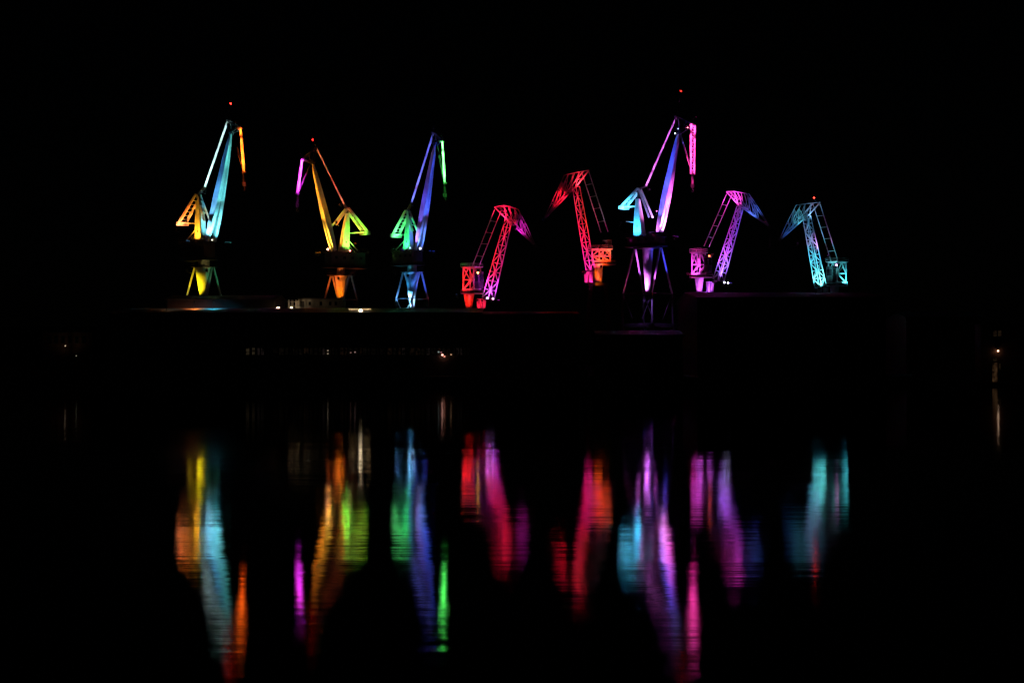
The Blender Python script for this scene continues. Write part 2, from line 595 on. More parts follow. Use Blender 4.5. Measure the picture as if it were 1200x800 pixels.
def lattice_crane(s, k):
    """smaller crane: lattice jib, bent lattice beak, ladder-like tie, lattice counterweight frame"""
    u, v = s.u, s.v
    T, Ft = k['jib']
    A, B = s.P(*T), s.P(*Ft)
    bm = NB()
    w0, h0, w1, h1 = k.get('jw', (1.7, 1.3, 3.1, 2.2))
    lattice(bm, A, B, v, w0, h0, w1, h1, 9, .10, .06)
    s.part('jib', bm, M_PAINT)
    a, b = axes(A, B, v)
    bm = NB()                       # inspection ladder up the middle of the jib
    for q in (-.2, .2):
        tube(bm, A + a * q, B + a * q, .03, 4)
    for i in range(50):
        c = A.lerp(B, (i + .5) / 50)
        tube(bm, c - a * .2, c + a * .2, .025, 4)
    s.part('ladder', bm, M_STEEL)
    bm = NB()
    for q in (-1, 1):
        c = B + v * q * w1 * .5
        tube(bm, c - v * .3, c + v * .3, .45, 14)
    s.part('jib_pivot', bm, M_STEEL)
    # pillar carrying the jib foot
    bm = NB()
    fx, fy0, fy1, fw = k['pillar']
    for q in (-1.2, 1.2):
        tube(bm, s.P(fx, fy1) + v * q, s.P(fx, fy0) + v * q, fw * PXM * .8, 12, fw * PXM)
    s.part('jib_support', bm, M_PAINT)
    # --- beak
    hw = 1.35
    top = k['beak']                # rear, knuckles ..., tip
    H = s.P(*k['hinge'])
    n = len(top)
    pts = [s.P(*p) for p in top]
    lat = [hw] * (n - 1) + [.22]
    for i in range(1, n - 1):
        lat[i] = hw * (1 - .55 * i / (n - 1))
    tip = pts[-1]
    lower = [H.lerp(tip, i / 5) for i in range(6)]
    llat = [hw + (.22 - hw) * i / 5 for i in range(6)]
    bm = NB()
    for q in (-1, 1):
        for i in range(n - 1):
            beam(bm, pts[i] + v * q * lat[i], pts[i + 1] + v * q * lat[i + 1], .16, .16, v)
        beam(bm, pts[0] + v * q * hw, H + v * q * hw, .26, .3, v)
        beam(bm, H + v * q * hw, tip + v * q * .22, .22, .26, v)
        # web
        tops = [pts[1]] + [pts[1 + min(i, n - 3)].lerp(tip, .0) for i in range(1, n - 2)]
        chain = pts[1:]
        clat = lat[1:]
        m = len(chain) - 1
        def on_chain(t):
            f = t * m
            i = min(int(f), m - 1)
            return chain[i].lerp(chain[i + 1], f - i), clat[i] + (clat[i + 1] - clat[i]) * (f - i)
        beam(bm, pts[1] + v * q * lat[1], H + v * q * hw, .18, .18, v)
        for i in range(1, 4):
            c, cl = on_chain(i / 5)
            beam(bm, c + v * q * cl, lower[i] + v * q * llat[i], .1, .1, v)
            c0, cl0 = on_chain((i - 1) / 5)
            if i % 2:
                beam(bm, c0 + v * q * cl0, lower[i] + v * q * llat[i], .1, .1, v)
            else:
                beam(bm, c + v * q * cl, lower[i - 1] + v * q * llat[i - 1], .1, .1, v)
    for P_, l_ in [(pts[i], lat[i]) for i in range(n)] + [(lower[i], llat[i]) for i in range(6)]:
        beam(bm, P_ - v * l_, P_ + v * l_, .13, .13, u)
    for i in range(5):
        beam(bm, lower[i] - v * llat[i], lower[i + 1] + v * llat[i + 1], .12, .12, u)
    mid = pts[0].lerp(H, .5)
    beam(bm, mid - v * hw, mid + v * hw, .2, .2, u)
    s.part('beak', bm, M_PAINT)
    bm = NB()
    for q in (-.3, .3):
        tube(bm, tip + v * q - v * .08, tip + v * q + v * .08, .42, 14)
    s.part('nose_sheave', bm, M_STEEL)
    bm = NB()
    for q in (-.3, .3):
        tube(bm, tip + v * q, tip + v * q - Z * 6, .035, 5)
    s.part('hoist_rope', bm, M_STEEL)
    # --- ladder-like tie
    TA, TB = s.P(*k['tie'][0]), s.P(*k['tie'][1])
    tl = k.get('tl', 1.65)
    bm = NB()
    for q in (-tl, tl):
        beam(bm, TA + v * q, TB + v * q, .15, .18, v)
    for t in (.2, .4, .6, .82):
        c = TA.lerp(TB, t)
        beam(bm, c - v * tl, c + v * tl, .11, .11, u)
    s.part('tie_frame', bm, M_PAINT)
    # --- counterweight frame (lattice house)
    x0, x1, y0, y1 = k['frame']
    Lf = max(2.5, ((x1 - x0) * PXM - 3.4 * s.sy) / s.cy)
    c = s.P((x0 + x1) / 2, y0); zt = c.z; zb = s.P((x0 + x1) / 2, y1).z; c.z = 0
    Wf = 3.4
    bm = NB()
    zm = zb + (zt - zb) * .45
    cor = [(i, j) for i in (-1, 1) for j in (-1, 1)]
    for i, j in cor:
        p = c + u * Lf / 2 * i + v * Wf / 2 * j
        beam(bm, p + Z * zb, p + Z * zt, .3, .3, v)
    for zz, ww in ((zb, .36), (zm, .26), (zt, .3)):
        for j in (-1, 1):
            beam(bm, c - u * Lf / 2 + v * Wf / 2 * j + Z * zz, c + u * Lf / 2 + v * Wf / 2 * j + Z * zz, ww, ww, v)
        for i in (-1, 1):
            beam(bm, c + u * Lf / 2 * i - v * Wf / 2 + Z * zz, c + u * Lf / 2 * i + v * Wf / 2 + Z * zz, ww, ww, u)
    for j in (-1, 1):
        o_ = c + v * Wf / 2 * j
        beam(bm, o_ - u * Lf / 2 + Z * zb, o_ + u * Lf / 2 + Z * zm, .26, .26, v)
        beam(bm, o_ - u * Lf / 2 + Z * zm, o_ + Z * zt, .24, .24, v)
        beam(bm, o_ + u * Lf / 2 + Z * zm, o_ + Z * zt, .24, .24, v)
    for i in (-1, 1):
        o_ = c + u * Lf / 2 * i
        beam(bm, o_ - v * Wf / 2 + Z * zb, o_ + v * Wf / 2 + Z * zm, .24, .24, u)
        beam(bm, o_ + v * Wf / 2 + Z * zm, o_ - v * Wf / 2 + Z * zt, .24, .24, u)
    fr = s.part('counterweight_frame', bm, M_PAINT)
    bm = NB()
    box(bm, c + Z * (zt + .25), u, v, Z, Lf + 1.2, Wf + 1.0, .2)
    for hh in (.5, 1.0):
        cs = [c + u * (Lf + 1.2) * .5 * i + v * (Wf + 1) * .5 * j + Z * (zt + .35 + hh) for i, j in ((-1, -1), (1, -1), (1, 1), (-1, 1))]
        for i in range(4):
            tube(bm, cs[i], cs[(i + 1) % 4], .03, 4)
            tube(bm, cs[i] - Z * hh, cs[i], .03, 4)
    s.part('top_deck', bm, M_PAINT, fr)
    # cab / machinery house, dark, between frame and jib
    hx0, hx1, hy0, hy1 = k['cab']
    hc = s.P((hx0 + hx1) / 2, hy0); z1_ = hc.z; z0_ = s.P((hx0 + hx1) / 2, hy1).z; hc.z = 0
    Lh = max(1.6, ((hx1 - hx0) * PXM - 2.6 * s.sy) / s.cy)
    bm = NB()
    box(bm, hc + Z * ((z0_ + z1_) / 2), u, v, Z, Lh, 2.6, z1_ - z0_)
    cab = s.part('cab', bm, M_DARK, bevel=.06)
    bm = NB()
    box(bm, hc + Z * (z0_ + (z1_ - z0_) * .62) - v * 1.33, u, v, Z, Lh * .7, .05, (z1_ - z0_) * .4)
    s.part('window', bm, M_GLASS, cab)
    bm = NB()
    box(bm, hc + Z * (z0_ + (z1_ - z0_) * .62) + u * (Lh / 2 + .03), v, u, Z, 2.0, .05, (z1_ - z0_) * .4)
    s.part('window', bm, M_GLASS, cab)
    # --- deck, column, portal
    dx0, dx1, dy_ = k['deck']
    dc = s.P((dx0 + dx1) / 2, dy_); zd = dc.z; dc.z = 0
    bm = NB()
    Ld = max(4, ((dx1 - dx0) * PXM - 4.4 * s.sy) / s.cy)
    box(bm, dc + Z * zd, u, v, Z, Ld, 4.4, .35)
    for hh in (.55, 1.05):
        cs = [dc + u * Ld * .5 * i + v * 2.2 * j + Z * (zd + .17 + hh) for i, j in ((-1, -1), (1, -1), (1, 1), (-1, 1))]
        for i in range(4):
            tube(bm, cs[i], cs[(i + 1) % 4], .03, 4)
            tube(bm, cs[i] - Z * hh, cs[i], .03, 4)
    s.part('deck', bm, M_PAINT)
    (ax, ay, ar), (bx, by, br) = k['column']
    ctop = s.P(ax, ay); axis = Vector((ctop.x, ctop.y, 0))
    zbot = s.P(bx, by).z
    bm = NB()
    tube(bm, axis + Z * zbot, axis + Z * (zd - .17), br * PXM, 28, ar * PXM)
    for i in range(3):
        zz = zbot + (zd - zbot) * (.25 + .25 * i)
        tube(bm, axis + Z * (zz - .06), axis + Z * (zz + .06), (br + (ar - br) * (.25 + .25 * i)) * PXM + .05, 28)
    s.part('tower_column', bm, M_PAINT)
    # dark portal under it
    bm = NB()
    box(bm, axis + Z * (zbot - .5), u, v, Z, 5.4, 3.4, 1.0)
    s.part('portal_deck', bm, M_TAR, bevel=.08)
    for i in (-1, 1):
        for j in (-1, 1):
            A = axis + X * 2.2 * i + Y_ * 1.4 * j + Z * (zbot - .9)
            G = axis + X * 4.6 * i + Y_ * 4.2 * j + Z * (GROUND + 1.1)
            bm = NB()
            beam(bm, A, G, 1.0, 1.0, Y_, .8, .8)
            s.part('portal_leg', bm, M_DARK)
            bm = NB()
            box(bm, G - Z * .25, X, Y_, Z, 2.6, .7, .6)
            for q in (-.8, .8):
                cc = Vector((G.x + q, G.y, GROUND + .4))
                tube(bm, cc - Y_ * .18, cc + Y_ * .18, .4, 14)
            s.part('bogie', bm, M_STEEL)
    if k.get('beacon'):
        P_ = s.P(*k['beacon'])
        bm = NB()
        tube(bm, s.P(*top[0]), P_ - Z * .3, .09, 6, .05)
        o = s.part('top_pole', bm, M_STEEL)
        bm = NB(); ball(bm, P_, .2)
        s.part('warning_lamp', bm, glow_c(RED, 40), o, smooth=True)

# ================================================================== the eight cranes
# ---- 1
c1 = Crane('tall box-jib crane with yellow tower, cyan jib and orange hanging boom', 238, 1)
lever_crane(c1, dict(
    jib=((270.6, 156), (247, 283)), rod=((267.3, 141), (240, 219)), rock=((281.8, 150.5), (286, 202)),
    beacon=(270.4, 121.5), mast=((235.5, 283), (233.5, 235)), mw=(2.7, 1.6), apex=(232.5, 228), brace=(243, 259), arm=(214, 261),
    arm_tie=(229, 262), strut=(221, 283), house=(208, 255, 283, 305), platform=(219, 250, 313),
    column=((239, 313, 10.5), (237, 346, 5)), legs=(12.5, 7.5, 13, 347), sc=1.0, boomw=.34))
CY, BL, TEAL = (.05, .50, .70), (.04, .20, .52), (.10, .66, .62)
c1.flood((270, 284), (271.5, 172), TEAL, .8, 13, dy=-1)
c1.flood((269, 284), (264, 222), (.10, .60, .66), .8, 26, dy=-1)
c1.flood((266, 284), (253, 264), (.14, .74, .88), 1.2, 64, dy=-1)
c1.flood((243, 284, -7), (264, 195), BL, .45, 17, dy=-1)
c1.flood((244, 284, -7), (257, 228), (.10, .36, .70), .5, 21, dy=-1)
c1.flood((248, 284, -6), (249, 264), (.20, .58, .92), .9, 34, dy=-1)
c1.boom_flood((241, 226), (242, 214), (266.5, 143), (.45, .75, .75), 1.1, dy=-6, fr=(.04, .3, .62, .93), deg=(40, 26, 15, 10))
c1.flood((227, 284), (235, 264), (1, .42, .02), .6, 74, dy=-6)
c1.flood((214, 284), (221, 248), (1, .20, .025), .8, 36, dy=-5)
c1.flood((211, 270), (214, 261), (1, .28, .09), 1.0, 66, dy=-5)
c1.boom_flood((282, 148), (281.8, 151), (286, 202), (1, .12, .008), 3.0)
c1.flood((222, 350), (235, 330), (.85, .60, .006), .55, 54, dy=-9.5)
c1.flood((217, 352), (224, 328), (.5, .42, .05), .12, 50, dy=-7)
c1.flood((261, 350), (252, 328), (.03, .42, .18), .12, 34, dy=-4)
c1.flood((226, 318), (232, 307), (.85, .45, .06), .07, 30, dy=-7)
c1.flood((248, 318), (243, 307), (.5, .40, .12), .03, 32, dy=-7)
c1.bulb((252, 282.5), (1, .8, .6), 4, .2, dy=-4)

# ---- 2
c2 = Crane('shorter box-jib crane with orange jib and tower, green mast and magenta hanging boom', 399, -1)
lever_crane(c2, dict(
    jib=((366.5, 191), (391, 294)), rod=((370.5, 173), (403, 239)), rock=((354, 187), (348.7, 227)),
    beacon=(366.4, 163.8), bstr=16, mast=((402.5, 295), (407, 250)), mw=(2.7, 1.0), apex=(406.5, 244), brace=(391.5, 264), arm=(428, 272),
    arm_tie=(411, 273), strut=(418, 295), house=(379, 430, 296, 314), platform=(382.6, 416, 322.6),
    column=((399.5, 323, 7.6), (400, 350, 4)), legs=(12, 7, 12.5, 351), sc=.8, boomw=.36))
OR, GR, MG = (1, .26, .012), (.20, .85, .05), (.80, .04, .78)
c2.flood((373, 296), (367, 207), OR, 1.4, 11, dy=-1)
c2.flood((373, 296), (374, 245), (1, .32, .02), 1.4, 24, dy=-1)
c2.flood((374, 296), (386, 280), (1, .46, .03), 1.6, 66, dy=-1)
c2.flood((398, 296, -5), (378, 225), (.5, .24, .01), .06, 24, dy=-1)
c2.flood((408, 296, -6), (404.5, 276), GR, .75, 60, dy=-1)
c2.flood((387, 293, 1), (401, 258), (1, .17, .012), .8, 30, dy=0)
c2.flood((424, 296, -4), (421, 262), (.30, .80, .05), .7, 36, dy=-2)
c2.flood((420, 284, 2), (420, 266), (1, .17, .02), .5, 60, dy=0, lens=.3)
c2.boom_flood((400, 241), (401, 235), (372, 176), (1, .13, .06), .22, dy=-5, fr=(.04, .3, .62, .93), deg=(40, 26, 15, 10))
c2.flood((397, 262), (397, 252), (1, .08, .02), .2, 80, dy=-5)
c2.boom_flood((354.5, 184), (354, 188), (348.7, 227), MG, 3.2, dy=-6.5)
c2.flood((394, 354), (399, 338), (1, .18, .004), .22, 60, dy=-6)
c2.flood((417, 354), (414, 336), (1, .14, .02), .3, 50, dy=-4)
c2.flood((379, 354), (386, 336), (1, .14, .03), .3, 50, dy=-4)
c2.flood((414, 322), (421, 314.5), (1, .14, .03), .16, 34, dy=-6)
c2.flood((400, 327), (400, 318.5), (1, .16, .02), .06, 34, dy=-7)
c2.bulb((386.7, 293.7), (1, .6, .6), 10, .26, dy=-5)
c2.bulb((412.4, 295.3), (1, .16, .18), 9, .26, dy=-5)

# ---- 3
c3 = Crane('tall box-jib crane with blue jib, green mast and short green hanging boom', 482, 1)
lever_crane(c3, dict(
    jib=((509.8, 168.5), (490, 293)), rod=((508, 155.5), (482.5, 237)), rock=((518.3, 166), (521.4, 215)),
    beacon=(509, 146), mastlight=False, mast=((479, 293), (479, 254)), mw=(2.5, 1.1), apex=(478, 247), brace=(486.5, 271), arm=(464, 275),
    arm_tie=(475, 275), strut=(467, 293), house=(458, 497, 294, 311), platform=(466, 494, 318.5),
    column=((483, 319, 8.5), (478.5, 362, 2.2)), legs=(10.5, 8.5, 9.8, 350), ring=367, sc=.8, boomw=.29))
BV = (.04, .09, 1)
c3.flood((508, 294), (511.5, 190), BV, .95, 11, dy=-1)
c3.flood((507, 294), (504, 238), (.04, .11, 1), .95, 24, dy=-1)
c3.flood((505, 294), (495, 280), (.08, .22, 1), .8, 64, dy=-1)
c3.flood((487, 294, -6), (504, 205), (.07, .04, .6), .2, 14, dy=-1)
c3.flood((488, 294, -6), (498, 240), (.14, .08, .75), .35, 18, dy=-1)
c3.flood((490, 294, -5), (492, 272), (.30, .17, .85), .55, 32, dy=-1)
c3.boom_flood((484, 240), (484, 232), (507.5, 158), (.14, .17, 1), .6, dy=-6, fr=(.04, .3, .62, .93), deg=(40, 26, 15, 10))
c3.flood((472, 294), (479, 277), (.02, .72, .14), .7, 76, dy=-6)
c3.flood((461, 294), (467, 262), (.10, .82, .22), .9, 40, dy=-5)
c3.boom_flood((518.5, 163), (518.3, 167), (521.4, 215), (.10, .95, .14), 3.2)
c3.flood((467, 367), (480, 340), (.03, .30, .72), .35, 46, dy=-8)
c3.flood((477, 370), (479, 353), (.30, .66, .95), 1.2, 44, dy=-9)
c3.flood((465, 355), (469, 332), (.10, .30, .7), .35, 50, dy=-5)
c3.flood((500, 355), (495, 332), (.04, .10, .7), .4, 46, dy=-5)
c3.flood((464, 319), (467, 311.5), (.10, .55, .75), .2, 34, dy=-6)
c3.flood((480, 324), (481, 315), (.04, .35, .6), .08, 34, dy=-7)
c3.bulb((493.6, 292.6), (.7, .8, 1), 12, .27, dy=-5)
c3.bulb((482, 292), (.4, .6, 1), 6, .2, dy=-5)

# ---- 7 (tallest)
c7 = Crane('tallest crane, box jib lit blue and pink, cyan mast and pink ladder-like hanging boom', 761, 1)
lever_crane(c7, dict(
    jib=((795, 156), (773, 272)), rod=((792.6, 137), (757, 218)), rock=((812, 146), (811.5, 204)),
    beacon=(798, 107), bstr=16, mast=((749.5, 276), (747.5, 233)), mw=(2.9, 1.1), apex=(749.5, 221), brace=(763, 255), arm=(731, 242),
    arm_tie=(745, 242), strut=(736, 260), house=(733, 781, 278, 289), platform=(745, 779, 290.5),
    column=((759, 291, 6.5), (756.5, 344, 3.0)), legs=(14, 13.5, 15.5, 344), sc=.88, open_boom=True, rockw=1.25))
PK = (.95, .10, .75)
c7.flood((793, 277), (797, 172), (.40, .05, .65), .14, 12, dy=-1)
c7.flood((791, 277), (785, 232), (.90, .10, .78), 3.2, 20, dy=-1)
c7.flood((789, 277), (778, 258), (1, .24, .80), 2.6, 60, dy=-1)
c7.flood((767, 278, -7), (791, 185), (.05, .08, 1), 1.0, 15, dy=-1)
c7.flood((767, 278, -7), (782, 232), (.10, .09, .95), .8, 26, dy=-1)
c7.flood((763, 278, -5), (771, 264), (.35, .12, .8), .5, 50, dy=-1)
c7.boom_flood((759, 224), (759, 213), (792, 139), (.70, .14, .82), .8, dy=-6, fr=(.04, .3, .62, .93), deg=(40, 26, 15, 10))
c7.flood((741, 279), (749, 260), (.03, .42, .78), .9, 78, dy=-6)
c7.flood((726, 262), (735, 238), (.08, .56, .92), 1.6, 50, dy=-6)
c7.flood((762, 276), (758, 242), (.30, .10, .65), .25, 34, dy=-5)
c7.flood((768, 275), (765, 252), (.9, .05, .4), .2, 40, dy=-3)
c7.boom_flood((812, 142), (812, 147), (811.5, 204), (1, .05, .42), 2.4)
c7.flood((803, 152), (808, 190), (1, .03, .4), .5, 14, dy=-3)
c7.flood((753, 352), (755.5, 326), (.70, .15, .95), 1.6, 36, dy=-5)
c7.flood((737, 350), (739, 315), (.5, .09, .6), .5, 30, dy=-5)
c7.flood((787, 350), (781, 315), (.06, .07, .85), .7, 30, dy=-5)
c7.flood((766, 330), (764, 302), (.45, .08, .7), .25, 40, dy=-6)
c7.flood((757, 353), (760, 377), (.28, .12, .6), .30, 70, dy=-13, lens=.3)
c7.bulb((790.5, 157.5), (.75, .8, 1), 6, .2, dy=-1.5, post=False)
c7.bulb((794, 152), (.5, .6, 1), 3, .18, dy=-1.5, post=False)
c7.bulb((805, 150.5), (1, .3, .25), 7, .22, dy=-1.5, post=False)
c7.bulb((774.5, 271), (1, .5, .95), 9, .25, dy=-5)
c7.bulb((768, 249), (1, .15, .5), 3, .2, dy=-4)

# ---- 4 red / magenta lattice, jib right
c4 = Crane('lattice crane lit all red with violet jib foot, beak pointing right', 556, 1, yaw=36)
c4.gain = 1.3
lattice_crane(c4, dict(
    jib=((596.5, 256), (572, 350)), hinge=(597, 257.5), beak=((582.5, 243), (593, 241), (605, 245), (615, 263), (627, 288)),
    tie=((583.5, 246), (557.5, 312)), frame=(543, 563, 314, 339), cab=(557, 566, 318, 338), deck=(540, 566, 344),
    column=((549.5, 345, 6.5), (551.5, 361, 3.5)), pillar=(564, 350, 361, 3)))
c4.flood((566, 351), (592, 270), (1, .01, .035), .55, 15, dy=-5)
c4.flood((563, 351), (580, 310), (1, .012, .035), .7, 32, dy=-5)
c4.flood((578, 351), (575, 335), (.66, .05, .85), 1.3, 62, dy=-4)
c4.flood((584, 351), (588, 300), (.6, .03, .50), .22, 24, dy=-1)
c4.flood((576, 351), (597, 258), (1, .012, .05), .7, 11, dy=-7)
c4.flood((590, 262), (587, 244), (1, .01, .07), .6, 60, dy=-6)
c4.flood((604, 268), (613, 266), (.65, .015, .45), .40, 80, dy=-5)
c4.flood((561, 320), (573, 275), (.8, .03, .14), .14, 34, dy=-4)
c4.flood((537, 346), (550, 325), (1, .012, .006), .75, 60, dy=-7)
c4.flood((547, 366), (550, 352), (1, .012, .004), .30, 60, dy=-5)
c4.flood((566, 366), (565, 356), (1, .01, .05), .3, 60, dy=-4)
c4.flood((562, 322), (560, 335), (.6, .03, .45), .2, 80, dy=-5)
c4.bulb((560.6, 321), (1, .45, .05), 22, .26, dy=-6)
c4.bulb((571.5, 350), (1, .65, 1), 8, .26, dy=-5)
c4.bulb((578, 350.8), (1, .65, 1), 8, .26, dy=-5)

# ---- 5 red / orange lattice, jib left
c5 = Crane('lattice crane with orange counterweight frame and red beak pointing left', 702, -1, yaw=36)
c5.gain = 1.35
lattice_crane(c5, dict(
    jib=((675, 219), (692, 316)), hinge=(671, 220), beak=((687, 200), (676, 202), (663.5, 205), (647.5, 239), (637.5, 257)),
    tie=((686, 202), (708.5, 272)), frame=(694, 715, 293, 306), cab=(706, 717, 281, 292), deck=(694, 722, 310),
    column=((701, 315, 5.5), (701, 331, 4.5)), pillar=(690, 318, 331, 3), jw=(1.8, 1.4, 2.2, 1.7)))
c5.flood((682, 319), (674, 245), (1, .012, .05), .5, 16, dy=-5)
c5.flood((682, 319), (681, 280), (1, .01, .07), .7, 32, dy=-5)
c5.flood((683, 320), (688, 306), (1, .02, .30), .8, 64, dy=-4)
c5.flood((701, 290), (684, 250), (1, .05, .01), .3, 28, dy=-5)
c5.flood((667, 230), (655, 230), (1, .008, .035), .5, 84, dy=-5)
c5.flood((682, 224), (677, 208), (1, .03, .06), .6, 62, dy=-5)
c5.flood((709, 283), (698, 236), (.40, .36, .36), .10, 28, dy=-3)
c5.flood((703, 313), (703, 299), (1, .055, .003), .6, 72, dy=-6)
c5.flood((701, 339), (700, 325), (1, .12, .003), .26, 56, dy=-5)
c5.flood((689, 339), (690, 325), (1, .02, .24), .3, 56, dy=-4)
c5.flood((716, 300), (712, 284), (.55, .12, .05), .10, 80, dy=-5)

# ---- 6 purple lattice, jib right
c6 = Crane('lattice crane lit purple, with blue-tipped beak pointing right', 825, 1, yaw=36)
c6.gain = 1.2
lattice_crane(c6, dict(
    jib=((867.5, 242.5), (842, 328)), hinge=(868, 241), beak=((853.5, 225), (862, 224.5), (876, 227), (886, 241), (902, 266)),
    tie=((854.5, 228), (828, 289)), frame=(810.5, 827, 297, 321), cab=(825, 834, 299, 319), deck=(808, 835, 325),
    column=((819.5, 329, 5.2), (820.5, 342, 3.2)), pillar=(832, 330, 342, 2.6)))
c6.flood((836, 330), (863, 255), (.50, .02, .46), .6, 16, dy=-5)
c6.flood((836, 330), (851, 295), (.42, .05, .75), .9, 32, dy=-5)
c6.flood((846, 331), (848, 310), (.32, .15, 1), 1.2, 56, dy=-4)
c6.flood((856, 331), (866, 270), (.14, .08, .9), .9, 22, dy=-1)
c6.flood((862, 238), (856, 229), (.85, .05, .65), .55, 80, dy=-6)
c6.flood((876, 254), (884, 246), (.06, .14, .75), .28, 80, dy=-5)
c6.flood((833, 298), (843, 255), (.7, .05, .32), .18, 34, dy=-4)
c6.flood((806, 327), (818, 309), (.72, .05, .66), .6, 60, dy=-7)
c6.flood((820, 347), (820, 335), (.70, .10, .88), .4, 60, dy=-5)
c6.flood((830, 347), (831.5, 336), (.40, .06, .66), .5, 70, dy=-4)
c6.flood((805, 322), (822, 326), (.8, .02, .12), .10, 50, dy=-4)
c6.bulb((828, 301.6), (1, .10, .03), 16, .24, dy=-6)
c6.bulb((846, 332), (.75, .7, 1), 8, .25, dy=-5)
c6.bulb((850.3, 332.6), (.75, .7, 1), 8, .25, dy=-5)

# ---- 8 teal lattice, jib left
c8 = Crane('lattice crane lit turquoise, rightmost of the row, beak pointing left', 977, -1, yaw=36)
c8.gain = 1.25
lattice_crane(c8, dict(
    jib=((945, 253), (961.5, 335)), hinge=(945, 251), beak=((957, 237.5), (947, 238.5), (936, 240), (924, 262), (914, 281)),
    tie=((957, 239.5), (978, 306)), frame=(971, 991, 308, 331), cab=(970, 978, 312, 331), deck=(968, 993, 335),
    column=((978, 338, 5), (978, 348, 4)), pillar=(964, 337, 348, 3), tl=1.35, jw=(1.9, 1.4, 2.8, 2.0), beacon=(954, 231.7)))
c8.flood((951, 338), (946, 268), (.05, .30, .54), .45, 16, dy=-5)
c8.flood((952, 338), (954, 300), (.06, .44, .64), .8, 32, dy=-5)
c8.flood((957, 338), (961, 322), (.12, .74, .80), 1.2, 62, dy=-4)
c8.flood((966, 300), (952, 282), (.60, .16, .70), .6, 40, dy=-5)
c8.flood((940, 262), (933, 254), (.06, .36, .50), .4, 80, dy=-5)
c8.flood((950, 258), (951, 243), (.09, .22, .42), .3, 76, dy=-5)
c8.flood((930, 286), (924, 271), (.04, .15, .6), .16, 70, dy=-5)
c8.flood((976, 309), (967, 268), (.30, .15, .42), .18, 32, dy=-4)
c8.flood((995, 337), (984, 319), (.06, .50, .60), .6, 62, dy=-6)
c8.bulb((975, 312), (1, .30, 1), 14, .25, dy=-6)

# ================================================================== setting
# water: one sheet to the horizon
def water_mat():
    m, nt, pb = new_mat('harbour_water')
    nt.nodes.remove(pb)
    L = nt.links.new
    out = nt.nodes['Material Output']
    b = nt.nodes.new('ShaderNodeBsdfGlossy')
    b.distribution = 'BECKMANN'
    b.inputs['Color'].default_value = (1, 1, 1, 1)
    deep = nt.nodes.new('ShaderNodeBsdfDiffuse')
    deep.inputs['Color'].default_value = (.003, .005, .006, 1)
    fr = nt.nodes.new('ShaderNodeFresnel')
    fr.inputs['IOR'].default_value = 1.33
    mx = nt.nodes.new('ShaderNodeMixShader')
    L(fr.outputs['Fac'], mx.inputs['Fac'])
    L(deep.outputs['BSDF'], mx.inputs[1])
    L(b.outputs['BSDF'], mx.inputs[2])
    L(mx.outputs['Shader'], out.inputs['Surface'])
    tc = nt.nodes.new('ShaderNodeTexCoord')
    def nz(scale, detail):
        mp = nt.nodes.new('ShaderNodeMapping')
        mp.inputs['Scale'].default_value = scale
        n = nt.nodes.new('ShaderNodeTexNoise')
        n.inputs['Scale'].default_value = 1
        n.inputs['Detail'].default_value = detail
        L(tc.outputs['Object'], mp.inputs['Vector'])
        L(mp.outputs['Vector'], n.inputs['Vector'])
        return n
    n1 = nz((.13, 1.25, 1), 4)
    n2 = nz((.02, .16, 1), 2)
    b1 = nt.nodes.new('ShaderNodeBump'); b1.inputs['Strength'].default_value = 1; b1.inputs['Distance'].default_value = .006
    b2 = nt.nodes.new('ShaderNodeBump'); b2.inputs['Strength'].default_value = 1; b2.inputs['Distance'].default_value = .02
    L(n1.outputs['Fac'], b1.inputs['Height'])
    L(n2.outputs['Fac'], b2.inputs['Height'])
    L(b1.outputs['Normal'], b2.inputs['Normal'])
    L(b2.outputs['Normal'], b.inputs['Normal'])
    L(b2.outputs['Normal'], fr.inputs['Normal'])
    # slicks: patches where the surface is rougher or calmer
    n3 = nz((.012, .05, 1), 3)
    mr = nt.nodes.new('ShaderNodeMapRange')
    mr.inputs['From Min'].default_value = .35; mr.inputs['From Max'].default_value = .65
    mr.inputs['To Min'].default_value = .062; mr.inputs['To Max'].default_value = .098
    L(n3.outputs['Fac'], mr.inputs['Value'])
    L(mr.outputs['Result'], b.inputs['Roughness'])
    return m
bm = NB()
add_faces(bm, [(-2500, -60, 0), (2500, -60, 0), (2500, 3500, 0), (-2500, 3500, 0)], [(0, 1, 2, 3)])
w = obj('water', bm, water_mat()); w['kind'] = 'structure'

QY = 352.0
bm = NB()
abox(bm, -420, 420, QY, 900, -3, GROUND)
q = obj('quay', bm, M_CONC); q['kind'] = 'structure'
# land behind with low hills
bm = NB()
n = 60
vs = []
for i in range(n + 1):
    x = -1400 + 2800 * i / n
    h = 14 + 9 * math.sin(i * .37) + 6 * math.sin(i * .91 + 1) + (10 if i > 40 else 0)
    vs += [(x, 880, -2), (x, 1050, h), (x, 1300, h * 1.2), (x, 1700, -2)]
fs = [(i * 4 + j, i * 4 + 4 + j, i * 4 + 5 + j, i * 4 + 1 + j) for i in range(n) for j in range(3)]
add_faces(bm, vs, fs)
h = obj('hills', bm, M_HILL, smooth=True); h['kind'] = 'structure'

# --- sheds
def X_at(px, Y):
    return at(px, 400, Y).x
def Z_at(py, Y):
    return at(600, py, Y).z

